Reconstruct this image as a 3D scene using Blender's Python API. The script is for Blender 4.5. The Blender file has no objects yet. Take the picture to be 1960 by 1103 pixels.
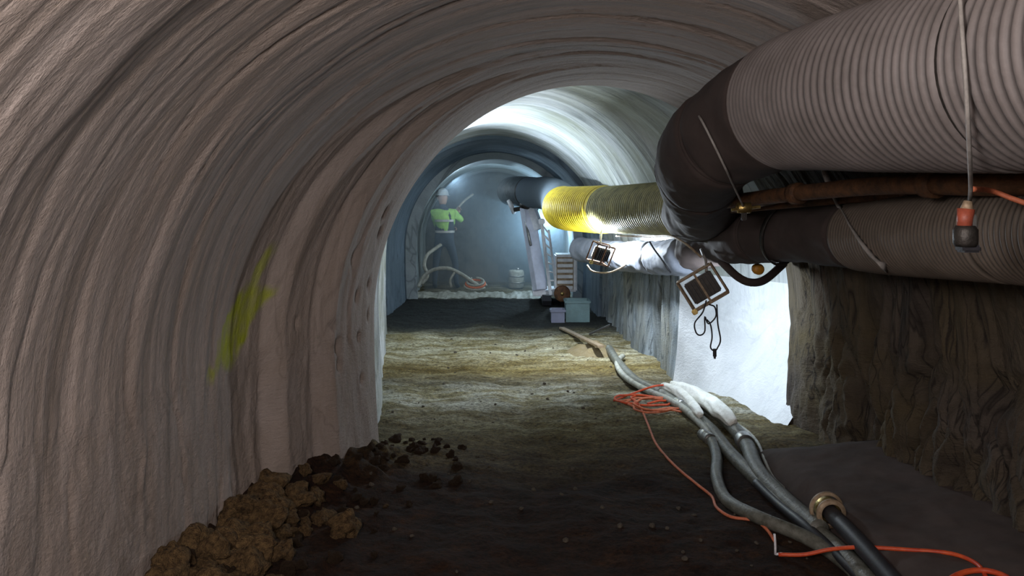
import bpy, bmesh, math, random
import numpy as np
from mathutils import Vector, Matrix

C = bpy.context.scene.collection
SC = bpy.context.scene
PI = math.pi
F = 1500.0; CX = 980.0; HY = 375.0; CZ = 1.75      # lens in pixels of the 1960 wide frame, horizon line, eye height

# ------------------------------------------------------------------ camera, light, exposure
cam = bpy.data.cameras.new('camera'); camo = bpy.data.objects.new('camera', cam); C.objects.link(camo)
camo.location = (0, 0, CZ); camo.rotation_euler = (PI/2, 0, 0)
cam.sensor_width = 36; cam.lens = 36*F/1960; cam.shift_y = -(551.5-HY)/1960.0
cam.clip_start = 0.02; cam.clip_end = 100
SC.camera = camo
SC.view_settings.view_transform = 'Standard'; SC.view_settings.look = 'None'
SC.view_settings.gamma = 1; SC.view_settings.use_curve_mapping = False
SC.view_settings.exposure = 0.0
w = bpy.data.worlds.new('world'); SC.world = w; w.use_nodes = True
w.node_tree.nodes['Background'].inputs[0].default_value = (.6, .62, .7, 1)
w.node_tree.nodes['Background'].inputs[1].default_value = 0.01

def light(name, kind, loc, power, color, size=.1, aim=None, spot=None, sizey=None, blend=.5):
    l = bpy.data.lights.new(name, kind); o = bpy.data.objects.new(name, l); C.objects.link(o)
    o.location = loc; l.energy = power; l.color = color
    if kind == 'AREA':
        l.size = size
        if sizey: l.shape = 'RECTANGLE'; l.size_y = sizey
        if spot: l.spread = spot
    else: l.shadow_soft_size = size
    if kind == 'SPOT': l.spot_size = spot; l.spot_blend = blend
    if aim is not None:
        d = Vector(aim)-Vector(loc); o.rotation_euler = d.to_track_quat('-Z', 'Y').to_euler()
    return o
light('entrance_lamp', 'POINT', (-.62, .30, 2.15), 175, (1, .92, .90), .3)
light('near_fill_light', 'POINT', (.55, -.55, 2.36), 55, (1, .92, .89), .3)  # unseen fill added behind the camera to brighten the near left wall
light('flood_beam', 'AREA', (1.395, 5.90, 1.06), 15, (.74, .87, 1), .16, aim=(2.15, 6.60, .62), spot=math.radians(150))
light('flood_beam_two', 'POINT', (.90, 7.95, 1.32), 150, (.80, .90, 1), .05)
light('arch_lamp', 'SPOT', (-1.24, 9.7, 1.84), 560, (.74, .88, 1), .05, aim=(.15, 9.5, 2.6), spot=math.radians(100), blend=1)
light('arch_lamp_spill', 'POINT', (-1.24, 9.55, 1.80), 22, (.74, .88, 1), .05)
light('chamber_lamp', 'POINT', (.62, 13.9, 1.35), 80, (.52, .78, 1), .08)
light('chamber_lamp_left', 'POINT', (-1.0, 13.35, 2.05), 14, (.7, .86, 1), .06)

# ------------------------------------------------------------------ noise (vectorised)
_rs = np.random.RandomState(7)
_perm = _rs.permutation(256); _perm = np.concatenate([_perm, _perm, _perm])
_g = _rs.normal(size=(256, 3)); _g /= np.linalg.norm(_g, axis=1)[:, None]
def noise(x, y, z=0.0):
    x, y, z = np.broadcast_arrays(np.asarray(x, float), np.asarray(y, float), np.asarray(z, float))
    xi, yi, zi = np.floor(x).astype(int), np.floor(y).astype(int), np.floor(z).astype(int)
    xf, yf, zf = x-xi, y-yi, z-zi
    fu = lambda t: t*t*t*(t*(t*6-15)+10)
    u, v, s = fu(xf), fu(yf), fu(zf)
    def gd(a, b, c):
        h = _perm[_perm[_perm[(xi+a) & 255]+((yi+b) & 255)]+((zi+c) & 255)]
        g = _g[h]
        return g[..., 0]*(xf-a)+g[..., 1]*(yf-b)+g[..., 2]*(zf-c)
    L = lambda a, b, t: a+(b-a)*t
    return 1.6*L(L(L(gd(0,0,0), gd(1,0,0), u), L(gd(0,1,0), gd(1,1,0), u), v),
                 L(L(gd(0,0,1), gd(1,0,1), u), L(gd(0,1,1), gd(1,1,1), u), v), s)
def sm(a, b, x):
    t = np.clip((np.asarray(x, float)-a)/(b-a), 0, 1); return t*t*(3-2*t)

# ------------------------------------------------------------------ scene helpers
def tag(o, label=None, cat=None, group=None, kind=None):
    if label: o['label'] = label
    if cat: o['category'] = cat
    if group: o['group'] = group
    if kind: o['kind'] = kind
    return o
def link(name, me, mat, parent=None, smooth=True):
    o = bpy.data.objects.new(name, me); C.objects.link(o)
    if mat is not None and not me.materials: me.materials.append(mat)
    if smooth and len(me.polygons): me.polygons.foreach_set('use_smooth', [True]*len(me.polygons))
    if parent: o.parent = parent
    return o
def thing(name, label, cat, loc=(0, 0, 0), group=None):
    o = bpy.data.objects.new(name, None); C.objects.link(o); o.location = loc
    o.empty_display_size = .1
    return tag(o, label, cat, group)
def mesh_from(verts, faces, name='m'):
    me = bpy.data.meshes.new(name)
    me.from_pydata([tuple(v) for v in verts], [], faces); me.update()
    return me
def grid_mesh(V, uv=None, name='g', flip=False):
    """V: (n, m, 3)"""
    n, m = V.shape[:2]
    i = np.arange((n)*(m)).reshape(n, m)
    q = np.stack([i[:-1, :-1], i[1:, :-1], i[1:, 1:], i[:-1, 1:]], -1).reshape(-1, 4)
    if flip: q = q[:, ::-1]
    me = bpy.data.meshes.new(name)
    me.vertices.add(n*m); me.vertices.foreach_set('co', V.reshape(-1).astype(np.float32))
    me.loops.add(q.size); me.loops.foreach_set('vertex_index', q.reshape(-1).astype(np.int32))
    me.polygons.add(len(q)); me.polygons.foreach_set('loop_start', (np.arange(len(q))*4).astype(np.int32))
    me.update(calc_edges=True)
    if uv is not None:
        l = me.uv_layers.new(name='uv'); l.data.foreach_set('uv', uv.reshape(-1, 2)[q.reshape(-1)].reshape(-1).astype(np.float32))
    me.validate()
    return me
def attr(me, name, vals):
    a = me.attributes.new(name, 'FLOAT', 'POINT'); a.data.foreach_set('value', np.asarray(vals, np.float32).reshape(-1))

def catmull(pts, step=.02):
    P = [Vector(p) for p in pts]
    if len(P) == 2:
        n = max(2, int((P[1]-P[0]).length/step)+1)
        return np.array([P[0].lerp(P[1], i/(n-1)) for i in range(n)])
    P = [P[0]*2-P[1]]+P+[P[-1]*2-P[-2]]
    out = []
    for i in range(1, len(P)-2):
        a, b, c, d = P[i-1:i+3]
        for k in range(24):
            t = k/24
            out.append(.5*((2*b)+(c-a)*t+(2*a-5*b+4*c-d)*t*t+(3*b-a-3*c+d)*t**3))
    out.append(P[-2])
    A = np.array([tuple(v) for v in out])
    s = np.concatenate([[0], np.cumsum(np.linalg.norm(np.diff(A, axis=0), axis=1))])
    n = max(3, int(s[-1]/step)+1)
    t = np.linspace(0, s[-1], n)
    return np.stack([np.interp(t, s, A[:, k]) for k in range(3)], 1)
def frames(path):
    T = np.gradient(path, axis=0); T /= np.linalg.norm(T, axis=1)[:, None]+1e-12
    n = np.cross(T[0], [0, 0, 1.0])
    if np.linalg.norm(n) < .1: n = np.cross(T[0], [1.0, 0, 0])
    n /= np.linalg.norm(n); N = [n]
    for i in range(1, len(T)):
        n = n-T[i]*np.dot(n, T[i]); n /= np.linalg.norm(n); N.append(n)
    N = np.array(N); B = np.cross(T, N)
    return T, N, B
def sweep(path, radius, seg=12, caps=True, squash=None):
    """tube mesh along path; radius scalar, (n,) or (n, seg)"""
    n = len(path); T, N, B = frames(path)
    r = np.asarray(radius, float)
    if r.ndim == 0: r = np.full((n, seg), float(r))
    elif r.ndim == 1: r = np.repeat(r[:, None], seg, 1)
    th = np.linspace(0, 2*PI, seg, endpoint=False)
    V = path[:, None, :]+r[..., None]*(np.cos(th)[None, :, None]*N[:, None, :]+np.sin(th)[None, :, None]*B[:, None, :])
    i = np.arange(n*seg).reshape(n, seg); j = np.roll(i, -1, 1)
    q = np.stack([i[:-1], j[:-1], j[1:], i[1:]], -1).reshape(-1, 4).tolist()
    vs = V.reshape(-1, 3).tolist()
    if caps:
        q.append(list(range(seg))[::-1]); q.append(list(range((n-1)*seg, n*seg)))
    return vs, q
def tube(name, pts, r, mat, parent=None, seg=10, step=.03, caps=True):
    path = catmull(pts, step)
    v, f = sweep(path, r, seg, caps)
    return link(name, mesh_from(v, f, name), mat, parent)
class MB:
    def __init__(s): s.v = []; s.f = []
    def add(s, v, f):
        k = len(s.v); s.v += [tuple(x) for x in v]; s.f += [[i+k for i in q] for q in f]; return s
    def box(s, c, d, rot=None, bev=0.0):
        bm = bmesh.new(); bmesh.ops.create_cube(bm, size=1)
        bmesh.ops.scale(bm, vec=d, verts=bm.verts)
        if bev: bmesh.ops.bevel(bm, geom=bm.edges[:], offset=bev, segments=2, affect='EDGES')
        M = Matrix.Translation(c) @ (rot.to_4x4() if rot else Matrix())
        bm.transform(M); bm.verts.index_update()
        s.add([v.co[:] for v in bm.verts], [[v.index for v in f.verts] for f in bm.faces]); bm.free(); return s
    def tube(s, pts, r, seg=8, step=.03):
        v, f = sweep(catmull(pts, step), r, seg); return s.add(v, f)
    def cyl(s, a, b, r, seg=16, r2=None):
        v, f = sweep(np.array([a, b], float), np.array([r, r if r2 is None else r2], float), seg); return s.add(v, f)
    def lathe(s, prof, M=Matrix(), seg=24):
        vs = []; n = len(prof)
        for k in range(seg):
            a = 2*PI*k/seg
            for (r, z) in prof: vs.append((M @ Vector((r*math.cos(a), r*math.sin(a), z)))[:])
        fs = []
        for k in range(seg):
            k2 = (k+1) % seg
            for i in range(n-1): fs.append([k*n+i, k2*n+i, k2*n+i+1, k*n+i+1])
        return s.add(vs, fs)
    def build(s, name, mat, parent=None, smooth=False):
        return link(name, mesh_from(s.v, s.f, name), mat, parent, smooth)
def P(px, py, Y): return Vector(((px-CX)*Y/F, Y, CZ-(py-HY)*Y/F))      # a point of the picture put at its real depth
def G(px, py, z=0.0):
    Y = F*(CZ-z)/(py-HY); return Vector(((px-CX)*Y/F, Y, z))

# ------------------------------------------------------------------ materials
def new_mat(name):
    m = bpy.data.materials.new(name); m.use_nodes = True
    return m, m.node_tree.nodes, m.node_tree.links, m.node_tree.nodes['Principled BSDF']
def mat(name, col, rough=.6, metal=0, var=.35, scale=12, bump=.3, col2=None, stretch=None, dist=.01, spec=.5):
    m, N, L, B = new_mat(name)
    B.inputs['Roughness'].default_value = rough; B.inputs['Metallic'].default_value = metal
    B.inputs['Specular IOR Level'].default_value = spec
    tc = N.new('ShaderNodeTexCoord'); mp = N.new('ShaderNodeMapping')
    L.new(tc.outputs['Object'], mp.inputs[0])
    if stretch: mp.inputs['Scale'].default_value = stretch
    n = N.new('ShaderNodeTexNoise'); n.inputs['Scale'].default_value = scale; n.inputs['Detail'].default_value = 6
    n.inputs['Roughness'].default_value = .65
    L.new(mp.outputs[0], n.inputs['Vector'])
    r = N.new('ShaderNodeValToRGB'); r.color_ramp.elements[0].position = .35; r.color_ramp.elements[1].position = .68
    c2 = col2 or tuple(c*(1-var) for c in col); c1 = col if col2 else tuple(min(1, c*(1+var*.5)) for c in col)
    r.color_ramp.elements[0].color = (*c2, 1); r.color_ramp.elements[1].color = (*c1, 1)
    L.new(n.outputs[0], r.inputs[0]); L.new(r.outputs[0], B.inputs['Base Color'])
    if bump:
        b = N.new('ShaderNodeBump'); b.inputs['Strength'].default_value = bump; b.inputs['Distance'].default_value = dist
        n2 = N.new('ShaderNodeTexNoise'); n2.inputs['Scale'].default_value = scale*4; n2.inputs['Detail'].default_value = 4
        L.new(mp.outputs[0], n2.inputs['Vector']); L.new(n2.outputs[0], b.inputs['Height']); L.new(b.outputs[0], B.inputs['Normal'])
    return m
def shotcrete(name, light_c, dark_c, stain_c, stain=.45, sY=6, sA=.9, paint=False, crack=.6, rough=.85, grain=.5):
    """sprayed concrete: UV.x runs along the tunnel, UV.y round the arch; streaks follow the arch"""
    m, N, L, B = new_mat(name)
    B.inputs['Roughness'].default_value = rough; B.inputs['Specular IOR Level'].default_value = .3
    uv = N.new('ShaderNodeUVMap'); uv.uv_map = 'uv'
    def nz(sx, sy, scale, detail=5, rough_=.6, dist=0.0, vec=None):
        mp = N.new('ShaderNodeMapping'); mp.inputs['Scale'].default_value = (sx, sy, 1)
        L.new(vec or uv.outputs[0], mp.inputs[0])
        n = N.new('ShaderNodeTexNoise'); n.inputs['Scale'].default_value = scale; n.inputs['Detail'].default_value = detail
        n.inputs['Roughness'].default_value = rough_; n.inputs['Distortion'].default_value = dist
        L.new(mp.outputs[0], n.inputs['Vector']); return n
    def ramp(src, p0, p1, c0=(0, 0, 0, 1), c1=(1, 1, 1, 1)):
        r = N.new('ShaderNodeValToRGB'); r.color_ramp.elements[0].position = p0; r.color_ramp.elements[1].position = p1
        r.color_ramp.elements[0].color = c0; r.color_ramp.elements[1].color = c1; L.new(src, r.inputs[0]); return r
    def mix(f, a, b):
        x = N.new('ShaderNodeMix'); x.data_type = 'RGBA'
        if hasattr(f, 'links'): L.new(f, x.inputs[0])
        else: x.inputs[0].default_value = f
        for k, s in ((6, a), (7, b)):
            if hasattr(s, 'links'): L.new(s, x.inputs[k])
            else: x.inputs[k].default_value = (*s, 1)
        return x.outputs[2]
    streak = nz(sY, sA, 1.3, 7, .68, .9)
    base = ramp(streak.outputs[0], .34, .66, (*dark_c, 1), (*light_c, 1)).outputs[0]
    blot = nz(1.2, .8, 1.0, 4, .6, .5)
    base = mix(ramp(blot.outputs[0], 1-stain-.08, 1-stain+.25).outputs[0], base, stain_c)
    # thin dark seams lying between the sprayed layers
    seam = nz(sY*.55, sA*.35, 1.5, 3, .5, 1.6)
    ab = N.new('ShaderNodeMath'); ab.operation = 'SUBTRACT'; ab.inputs[1].default_value = .5; L.new(seam.outputs[0], ab.inputs[0])
    ab2 = N.new('ShaderNodeMath'); ab2.operation = 'ABSOLUTE'; L.new(ab.outputs[0], ab2.inputs[0])
    sr = ramp(ab2.outputs[0], .0, .02, (crack, crack, crack, 1), (0, 0, 0, 1))
    base = mix(sr.outputs[0], base, tuple(c*.45 for c in dark_c))
    if paint:
        at = N.new('ShaderNodeAttribute'); at.attribute_name = 'paint'
        base = mix(at.outputs['Fac'], base, (.33, .38, .0))
    L.new(base, B.inputs['Base Color'])
    g = nz(26, 20, 1.6, 5, .7)
    mu = N.new('ShaderNodeMath'); mu.operation = 'MULTIPLY_ADD'; mu.inputs[1].default_value = 1.4
    L.new(streak.outputs[0], mu.inputs[0]); L.new(g.outputs[0], mu.inputs[2])
    b = N.new('ShaderNodeBump'); b.inputs['Strength'].default_value = grain; b.inputs['Distance'].default_value = .02
    L.new(mu.outputs[0], b.inputs['Height']); L.new(b.outputs[0], B.inputs['Normal'])
    return m
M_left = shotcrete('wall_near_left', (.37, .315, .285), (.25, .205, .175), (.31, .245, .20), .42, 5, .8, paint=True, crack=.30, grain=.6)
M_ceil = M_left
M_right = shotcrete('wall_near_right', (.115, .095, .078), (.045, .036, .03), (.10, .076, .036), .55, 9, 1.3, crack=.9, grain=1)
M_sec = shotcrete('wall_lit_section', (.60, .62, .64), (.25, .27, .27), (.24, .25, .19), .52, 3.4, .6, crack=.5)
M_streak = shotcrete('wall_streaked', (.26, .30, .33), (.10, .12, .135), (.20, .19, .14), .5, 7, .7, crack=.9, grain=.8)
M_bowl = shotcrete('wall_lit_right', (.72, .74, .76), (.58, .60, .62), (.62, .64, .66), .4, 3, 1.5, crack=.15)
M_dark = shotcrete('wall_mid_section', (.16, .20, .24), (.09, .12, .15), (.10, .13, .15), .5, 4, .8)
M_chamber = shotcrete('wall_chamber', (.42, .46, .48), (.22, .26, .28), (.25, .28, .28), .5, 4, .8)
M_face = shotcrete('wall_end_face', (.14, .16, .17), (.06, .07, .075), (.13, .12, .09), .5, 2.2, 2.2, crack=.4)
M_hose = mat('hose_rubber', (.17, .175, .15), .5, var=.4, scale=18, bump=.4, col2=(.07, .07, .055))
M_hosel = mat('hose_pale', (.45, .46, .42), .5, var=.3, scale=18, col2=(.22, .22, .18))
M_white = mat('white_canvas', (.88, .88, .84), .6, var=.2, scale=14, bump=.5, col2=(.66, .66, .6))
M_orange = mat('orange_cable', (.75, .12, .03), .5, var=.3, scale=20, bump=.1, col2=(.5, .05, .02))
M_coral = mat('faded_orange_cable', (.75, .22, .10), .6, var=.4, scale=30, bump=.1, col2=(.45, .12, .06))
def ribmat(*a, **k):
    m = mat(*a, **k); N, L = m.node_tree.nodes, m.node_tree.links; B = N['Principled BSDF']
    at = N.new('ShaderNodeAttribute'); at.attribute_name = 'groove'  # groove colour darkened to stand in for shade between the ribs
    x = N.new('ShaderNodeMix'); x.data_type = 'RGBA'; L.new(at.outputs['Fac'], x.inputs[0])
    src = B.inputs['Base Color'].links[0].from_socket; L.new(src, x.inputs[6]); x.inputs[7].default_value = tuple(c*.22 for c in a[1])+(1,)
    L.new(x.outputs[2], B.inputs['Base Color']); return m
M_duct = ribmat('duct_grey', (.195, .172, .165), .6, var=.3, scale=6, bump=.3, col2=(.14, .122, .115))
M_ductdk = mat('duct_sleeve_dark', (.075, .058, .053), .85, var=.3, scale=3, bump=.25, col2=(.05, .038, .035), spec=.2)
M_duct2 = ribmat('duct_brown', (.15, .122, .097), .6, var=.3, scale=6, bump=.3, col2=(.10, .08, .062))
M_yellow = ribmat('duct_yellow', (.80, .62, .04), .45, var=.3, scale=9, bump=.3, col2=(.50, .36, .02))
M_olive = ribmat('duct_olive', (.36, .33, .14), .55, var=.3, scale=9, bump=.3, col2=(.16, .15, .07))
M_tealduct = ribmat('duct_blue_grey', (.16, .20, .22), .6, var=.3, scale=9, bump=.3, col2=(.09, .11, .13))
M_paleduct = mat('duct_pale', (.27, .29, .34), .7, var=.2, scale=5, bump=.4, col2=(.17, .19, .23), spec=.25)
M_rust = mat('rusty_steel', (.17, .075, .03), .75, .3, var=.5, scale=16, bump=.5, col2=(.06, .03, .015))
M_steel = mat('dull_steel', (.35, .35, .34), .4, .8, var=.3, scale=30, bump=.1)
M_strap = mat('grey_strap', (.30, .28, .26), .6, var=.3, scale=20, bump=.2)
M_black = mat('black_rubber', (.025, .025, .03), .5, var=.3, scale=20, bump=.1)
M_darkmet = mat('dark_metal', (.05, .045, .04), .5, .5, var=.4, scale=30, bump=.2)
M_brass = mat('brass', (.65, .50, .18), .35, .9, var=.4, scale=40, bump=.2, col2=(.3, .2, .07))
M_tan = mat('tan_frame', (.45, .35, .24), .6, .2, var=.4, scale=30, bump=.2, col2=(.22, .15, .09))
M_dirt = mat('clay_dirt', (.10, .06, .032), .95, var=.5, scale=9, bump=1, col2=(.03, .018, .01), dist=.02, spec=.2)
M_ochre = mat('ochre_clay', (.23, .145, .065), .95, var=.5, scale=3, bump=1, col2=(.05, .03, .015), dist=.02, spec=.2)
M_whitem = mat('white_painted_metal', (.86, .87, .9), .45, var=.2, scale=10, bump=.1, col2=(.62, .63, .68))
M_lav = mat('pale_blue_paint', (.74, .77, .90), .45, var=.15, scale=6, bump=.1)
M_lav2 = mat('lavender_plastic', (.16, .17, .24), .6, var=.15, scale=6, bump=.1)
M_teal = mat('teal_plastic', (.11, .18, .19), .6, var=.2, scale=8, bump=.1)
M_green = mat('hivis_green', (.42, .78, .18), .7, var=.25, scale=9, bump=.2, col2=(.25, .5, .12))
M_cloth = mat('dark_workwear', (.05, .07, .10), .85, var=.3, scale=12)
M_skin = mat('skin', (.42, .27, .2), .55, var=.1, scale=20, bump=.05)
M_helm = mat('helmet_grey_white', (.45, .48, .48), .35, var=.15, scale=8, bump=0)
M_glass = mat('lamp_glass', (.8, .8, .78), .15, var=.05, scale=5, bump=0)
M_conc = mat('smooth_concrete', (.085, .066, .06), .9, var=.35, scale=3, bump=.4, col2=(.05, .038, .034), spec=.2)
M_amber = mat('amber_plastic', (.55, .25, .02), .5, var=.2, scale=20, bump=.1)
M_redp = mat('red_orange_plastic', (.34, .075, .04), .5, var=.3, scale=30, bump=.1)
def emis(name, col, s):
    m, N, L, B = new_mat(name); B.inputs['Base Color'].default_value = (*col, 1)
    B.inputs['Emission Color'].default_value = (*col, 1); B.inputs['Emission Strength'].default_value = s; return m
M_lamp = emis('lit_lamp', (.95, .97, 1), 14)

# ground: brown trampled clay that turns to grey wet mud further in
def ground_mat():
    m, N, L, B = new_mat('tunnel_ground'); B.inputs['Roughness'].default_value = .9
    B.inputs['Specular IOR Level'].default_value = .25
    tc = N.new('ShaderNodeTexCoord')
    def nz(sc, scale, det=6, r=.65):
        mp = N.new('ShaderNodeMapping'); mp.inputs['Scale'].default_value = sc; L.new(tc.outputs['Object'], mp.inputs[0])
        n = N.new('ShaderNodeTexNoise'); n.inputs['Scale'].default_value = scale; n.inputs['Detail'].default_value = det; n.inputs['Roughness'].default_value = r
        L.new(mp.outputs[0], n.inputs['Vector']); return n.outputs[0]
    def ramp(src, els):
        r = N.new('ShaderNodeValToRGB'); e = r.color_ramp.elements
        e[0].position, e[0].color = els[0][0], (*els[0][1], 1); e[1].position, e[1].color = els[-1][0], (*els[-1][1], 1)
        for p, c in els[1:-1]:
            x = e.new(p); x.color = (*c, 1)
        L.new(src, r.inputs[0]); return r.outputs[0]
    clay = ramp(nz((.9, 1.4, 1), 5, 8, .72), [(.33, (.010, .004, .0025)), (.55, (.028, .013, .007)), (.72, (.065, .034, .016))])
    mud = ramp(nz((.55, 1.6, 1), 3, 9, .75), [(.3, (.07, .06, .03)), (.45, (.20, .165, .085)), (.56, (.36, .34, .27)), (.72, (.62, .60, .50))])
    sp = N.new('ShaderNodeSeparateXYZ'); L.new(tc.outputs['Object'], sp.inputs[0])
    ad = N.new('ShaderNodeMath'); ad.operation = 'MULTIPLY_ADD'; ad.inputs[1].default_value = 1.6; L.new(nz((.6, 1, 1), 1.3, 4), ad.inputs[0]); L.new(sp.outputs[1], ad.inputs[2])
    mr = N.new('ShaderNodeMapRange'); mr.inputs['From Min'].default_value = 5.6; mr.inputs['From Max'].default_value = 7.6; L.new(ad.outputs[0], mr.inputs[0])
    mx = N.new('ShaderNodeMix'); mx.data_type = 'RGBA'; L.new(mr.outputs[0], mx.inputs[0]); L.new(clay, mx.inputs[6]); L.new(mud, mx.inputs[7])
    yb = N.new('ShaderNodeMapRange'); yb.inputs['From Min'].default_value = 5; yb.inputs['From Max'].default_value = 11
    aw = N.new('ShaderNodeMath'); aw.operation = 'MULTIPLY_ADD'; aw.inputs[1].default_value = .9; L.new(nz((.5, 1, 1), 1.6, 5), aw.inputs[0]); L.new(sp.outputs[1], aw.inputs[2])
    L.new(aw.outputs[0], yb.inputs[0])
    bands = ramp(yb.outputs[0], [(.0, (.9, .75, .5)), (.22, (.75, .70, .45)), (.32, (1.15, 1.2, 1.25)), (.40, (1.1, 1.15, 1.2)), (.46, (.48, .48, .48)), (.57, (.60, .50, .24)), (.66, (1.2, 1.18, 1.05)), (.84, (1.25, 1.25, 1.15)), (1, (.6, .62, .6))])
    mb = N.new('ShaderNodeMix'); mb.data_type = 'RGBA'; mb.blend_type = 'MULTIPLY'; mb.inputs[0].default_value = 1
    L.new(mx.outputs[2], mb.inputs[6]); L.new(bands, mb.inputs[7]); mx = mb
    # shade of the unlit section painted black into the floor before the far chamber
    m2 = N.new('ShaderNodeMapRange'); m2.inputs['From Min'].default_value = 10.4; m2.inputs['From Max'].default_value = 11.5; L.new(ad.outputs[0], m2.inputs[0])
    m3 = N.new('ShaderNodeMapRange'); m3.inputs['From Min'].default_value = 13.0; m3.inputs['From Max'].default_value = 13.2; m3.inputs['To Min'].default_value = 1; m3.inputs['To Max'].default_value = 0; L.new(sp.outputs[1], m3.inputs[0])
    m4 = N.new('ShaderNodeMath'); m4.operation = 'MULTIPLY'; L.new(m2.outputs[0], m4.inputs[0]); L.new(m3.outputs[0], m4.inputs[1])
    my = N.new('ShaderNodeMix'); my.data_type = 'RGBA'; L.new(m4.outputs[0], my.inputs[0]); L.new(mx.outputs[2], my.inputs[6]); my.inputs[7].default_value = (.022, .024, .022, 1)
    sk = ramp(nz((1, 1.5, 1), 34, 4, .8), [(.36, (.25, .24, .22)), (.5, (.85, .85, .85)), (.66, (1.5, 1.5, 1.45))])
    mm = N.new('ShaderNodeMix'); mm.data_type = 'RGBA'; mm.blend_type = 'MULTIPLY'; mm.inputs[0].default_value = 1
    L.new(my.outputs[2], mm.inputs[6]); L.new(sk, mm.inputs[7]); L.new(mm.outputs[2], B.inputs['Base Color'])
    b = N.new('ShaderNodeBump'); b.inputs['Strength'].default_value = .9; b.inputs['Distance'].default_value = .03
    L.new(nz((1, 1, 1), 22, 6, .7), b.inputs['Height']); L.new(b.outputs[0], B.inputs['Normal'])
    return m
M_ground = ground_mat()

# ------------------------------------------------------------------ tunnel lining
def prof(u, L_, R_, H_, zs=.9, inset=.06, e=1.0):
    """horseshoe: u 0 = left foot, 1 = right foot -> x, z, outward normal x, z"""
    xc, hw = (L_+R_)/2, (R_-L_)/2
    a0 = .25                                                    # share of u given to each straight wall
    up = sm(0, 1, 0)
    t = np.clip((u-a0)/(1-2*a0), 0, 1)*PI
    cx, sx = np.cos(t), np.sin(t)
    x = xc-hw*np.sign(cx)*np.abs(cx)**e; z = zs+(H_-zs)*np.abs(sx)**e
    lo = np.clip((a0-u)/a0, 0, 1); hi = np.clip((u-(1-a0))/a0, 0, 1)
    z = np.where(u < a0, zs-lo*(zs+.25), z); z = np.where(u > 1-a0, zs-hi*(zs+.25), z)
    x = np.where(u < a0, L_+inset*lo*lo, x); x = np.where(u > 1-a0, R_-inset*hi*hi, x)
    nx = np.where(u < a0, -1, np.where(u > 1-a0, 1, -cx)); nz = np.where((u < a0) | (u > 1-a0), 0, sx)
    return x, z, nx, nz
def section(Y0, Y1, tabL, tabR, tabH, nY, nA, disp, mats, skew=(0, 0), paint=False, insetR=None, cuts=(.36, .64)):
    s = np.linspace(0, 1, nY)[:, None]; u = np.linspace(0, 1, nA)[None, :]
    Yc = Y0+(Y1-Y0)*s
    Lx, Rx, Hx = (np.interp(Yc, [a for a, b in t], [b for a, b in t]) for t in (tabL, tabR, tabH))
    inset = .06+0*Yc
    if insetR: inset = np.interp(Yc, [a for a, b in insetR], [b for a, b in insetR])
    x, z, nx, nz = prof(u+0*s, Lx, Rx, Hx, inset=inset)
    if insetR:
        x = np.where(u < .25, Lx+.05*np.clip((.25-u)/.25, 0, 1)**2, x)
    frac = np.clip((x-Lx)/(Rx-Lx), 0, 1)
    Y = Yc+frac*(skew[0]*(1-s)+skew[1]*s)
    arc = (u+0*s)*7.0
    d = disp(Y, arc, u+0*s, s)
    V = np.stack([x+nx*d, Y, z+nz*d], -1)
    uv = np.stack([Y, arc], -1)
    out = []
    c = [0, int(cuts[0]*(nA-1)), int(cuts[1]*(nA-1)), nA-1]
    for k, nm in enumerate(('wall_left', 'ceiling', 'wall_right')):
        a, b = c[k], c[k+1]+1
        me = grid_mesh(V[:, a:b], uv[:, a:b], nm)
        if paint and k == 0:
            yy, zz = Y[:, a:b], z[:, a:b]
            wob = .05*noise(yy*9, zz*6)+.03*noise(yy*25, zz*18, 3)
            ln = 4.20+.62*(zz-1.03)                                  # slanting sprayed dash
            m1 = 1-sm(.12, .17, np.abs(yy-ln+wob)); m1 = m1*sm(.80, .90, zz+wob)*(1-sm(1.20, 1.28, zz+wob))
            ln2 = 4.33+.35*(zz-1.33)
            m2 = (1-sm(.012, .05, np.abs(yy-ln2+wob*.5)))*sm(1.14, 1.22, zz)*(1-sm(1.42, 1.52, zz))*.8
            attr(me, 'paint', np.clip(np.maximum(m1, m2)*(.8+.5*noise(yy*30, zz*10, 8)), 0, 1)*.9)
        o = link(nm, me, mats[k]); tag(o, kind='structure'); out.append(o)
    return V, out
DIMPLES = [(5.15, 1.62, .03), (5.2, 1.5, .035), (5.22, 1.16, .03), (5.05, 1.1, .025), (4.85, .82, .03), (4.86, .70, .02), (5.1, .83, .02), (5.13, .55, .02), (4.95, 1.35, .03), (5.25, .95, .02), (4.8, .95, .02), (4.6, 1.0, .015)]
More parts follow.
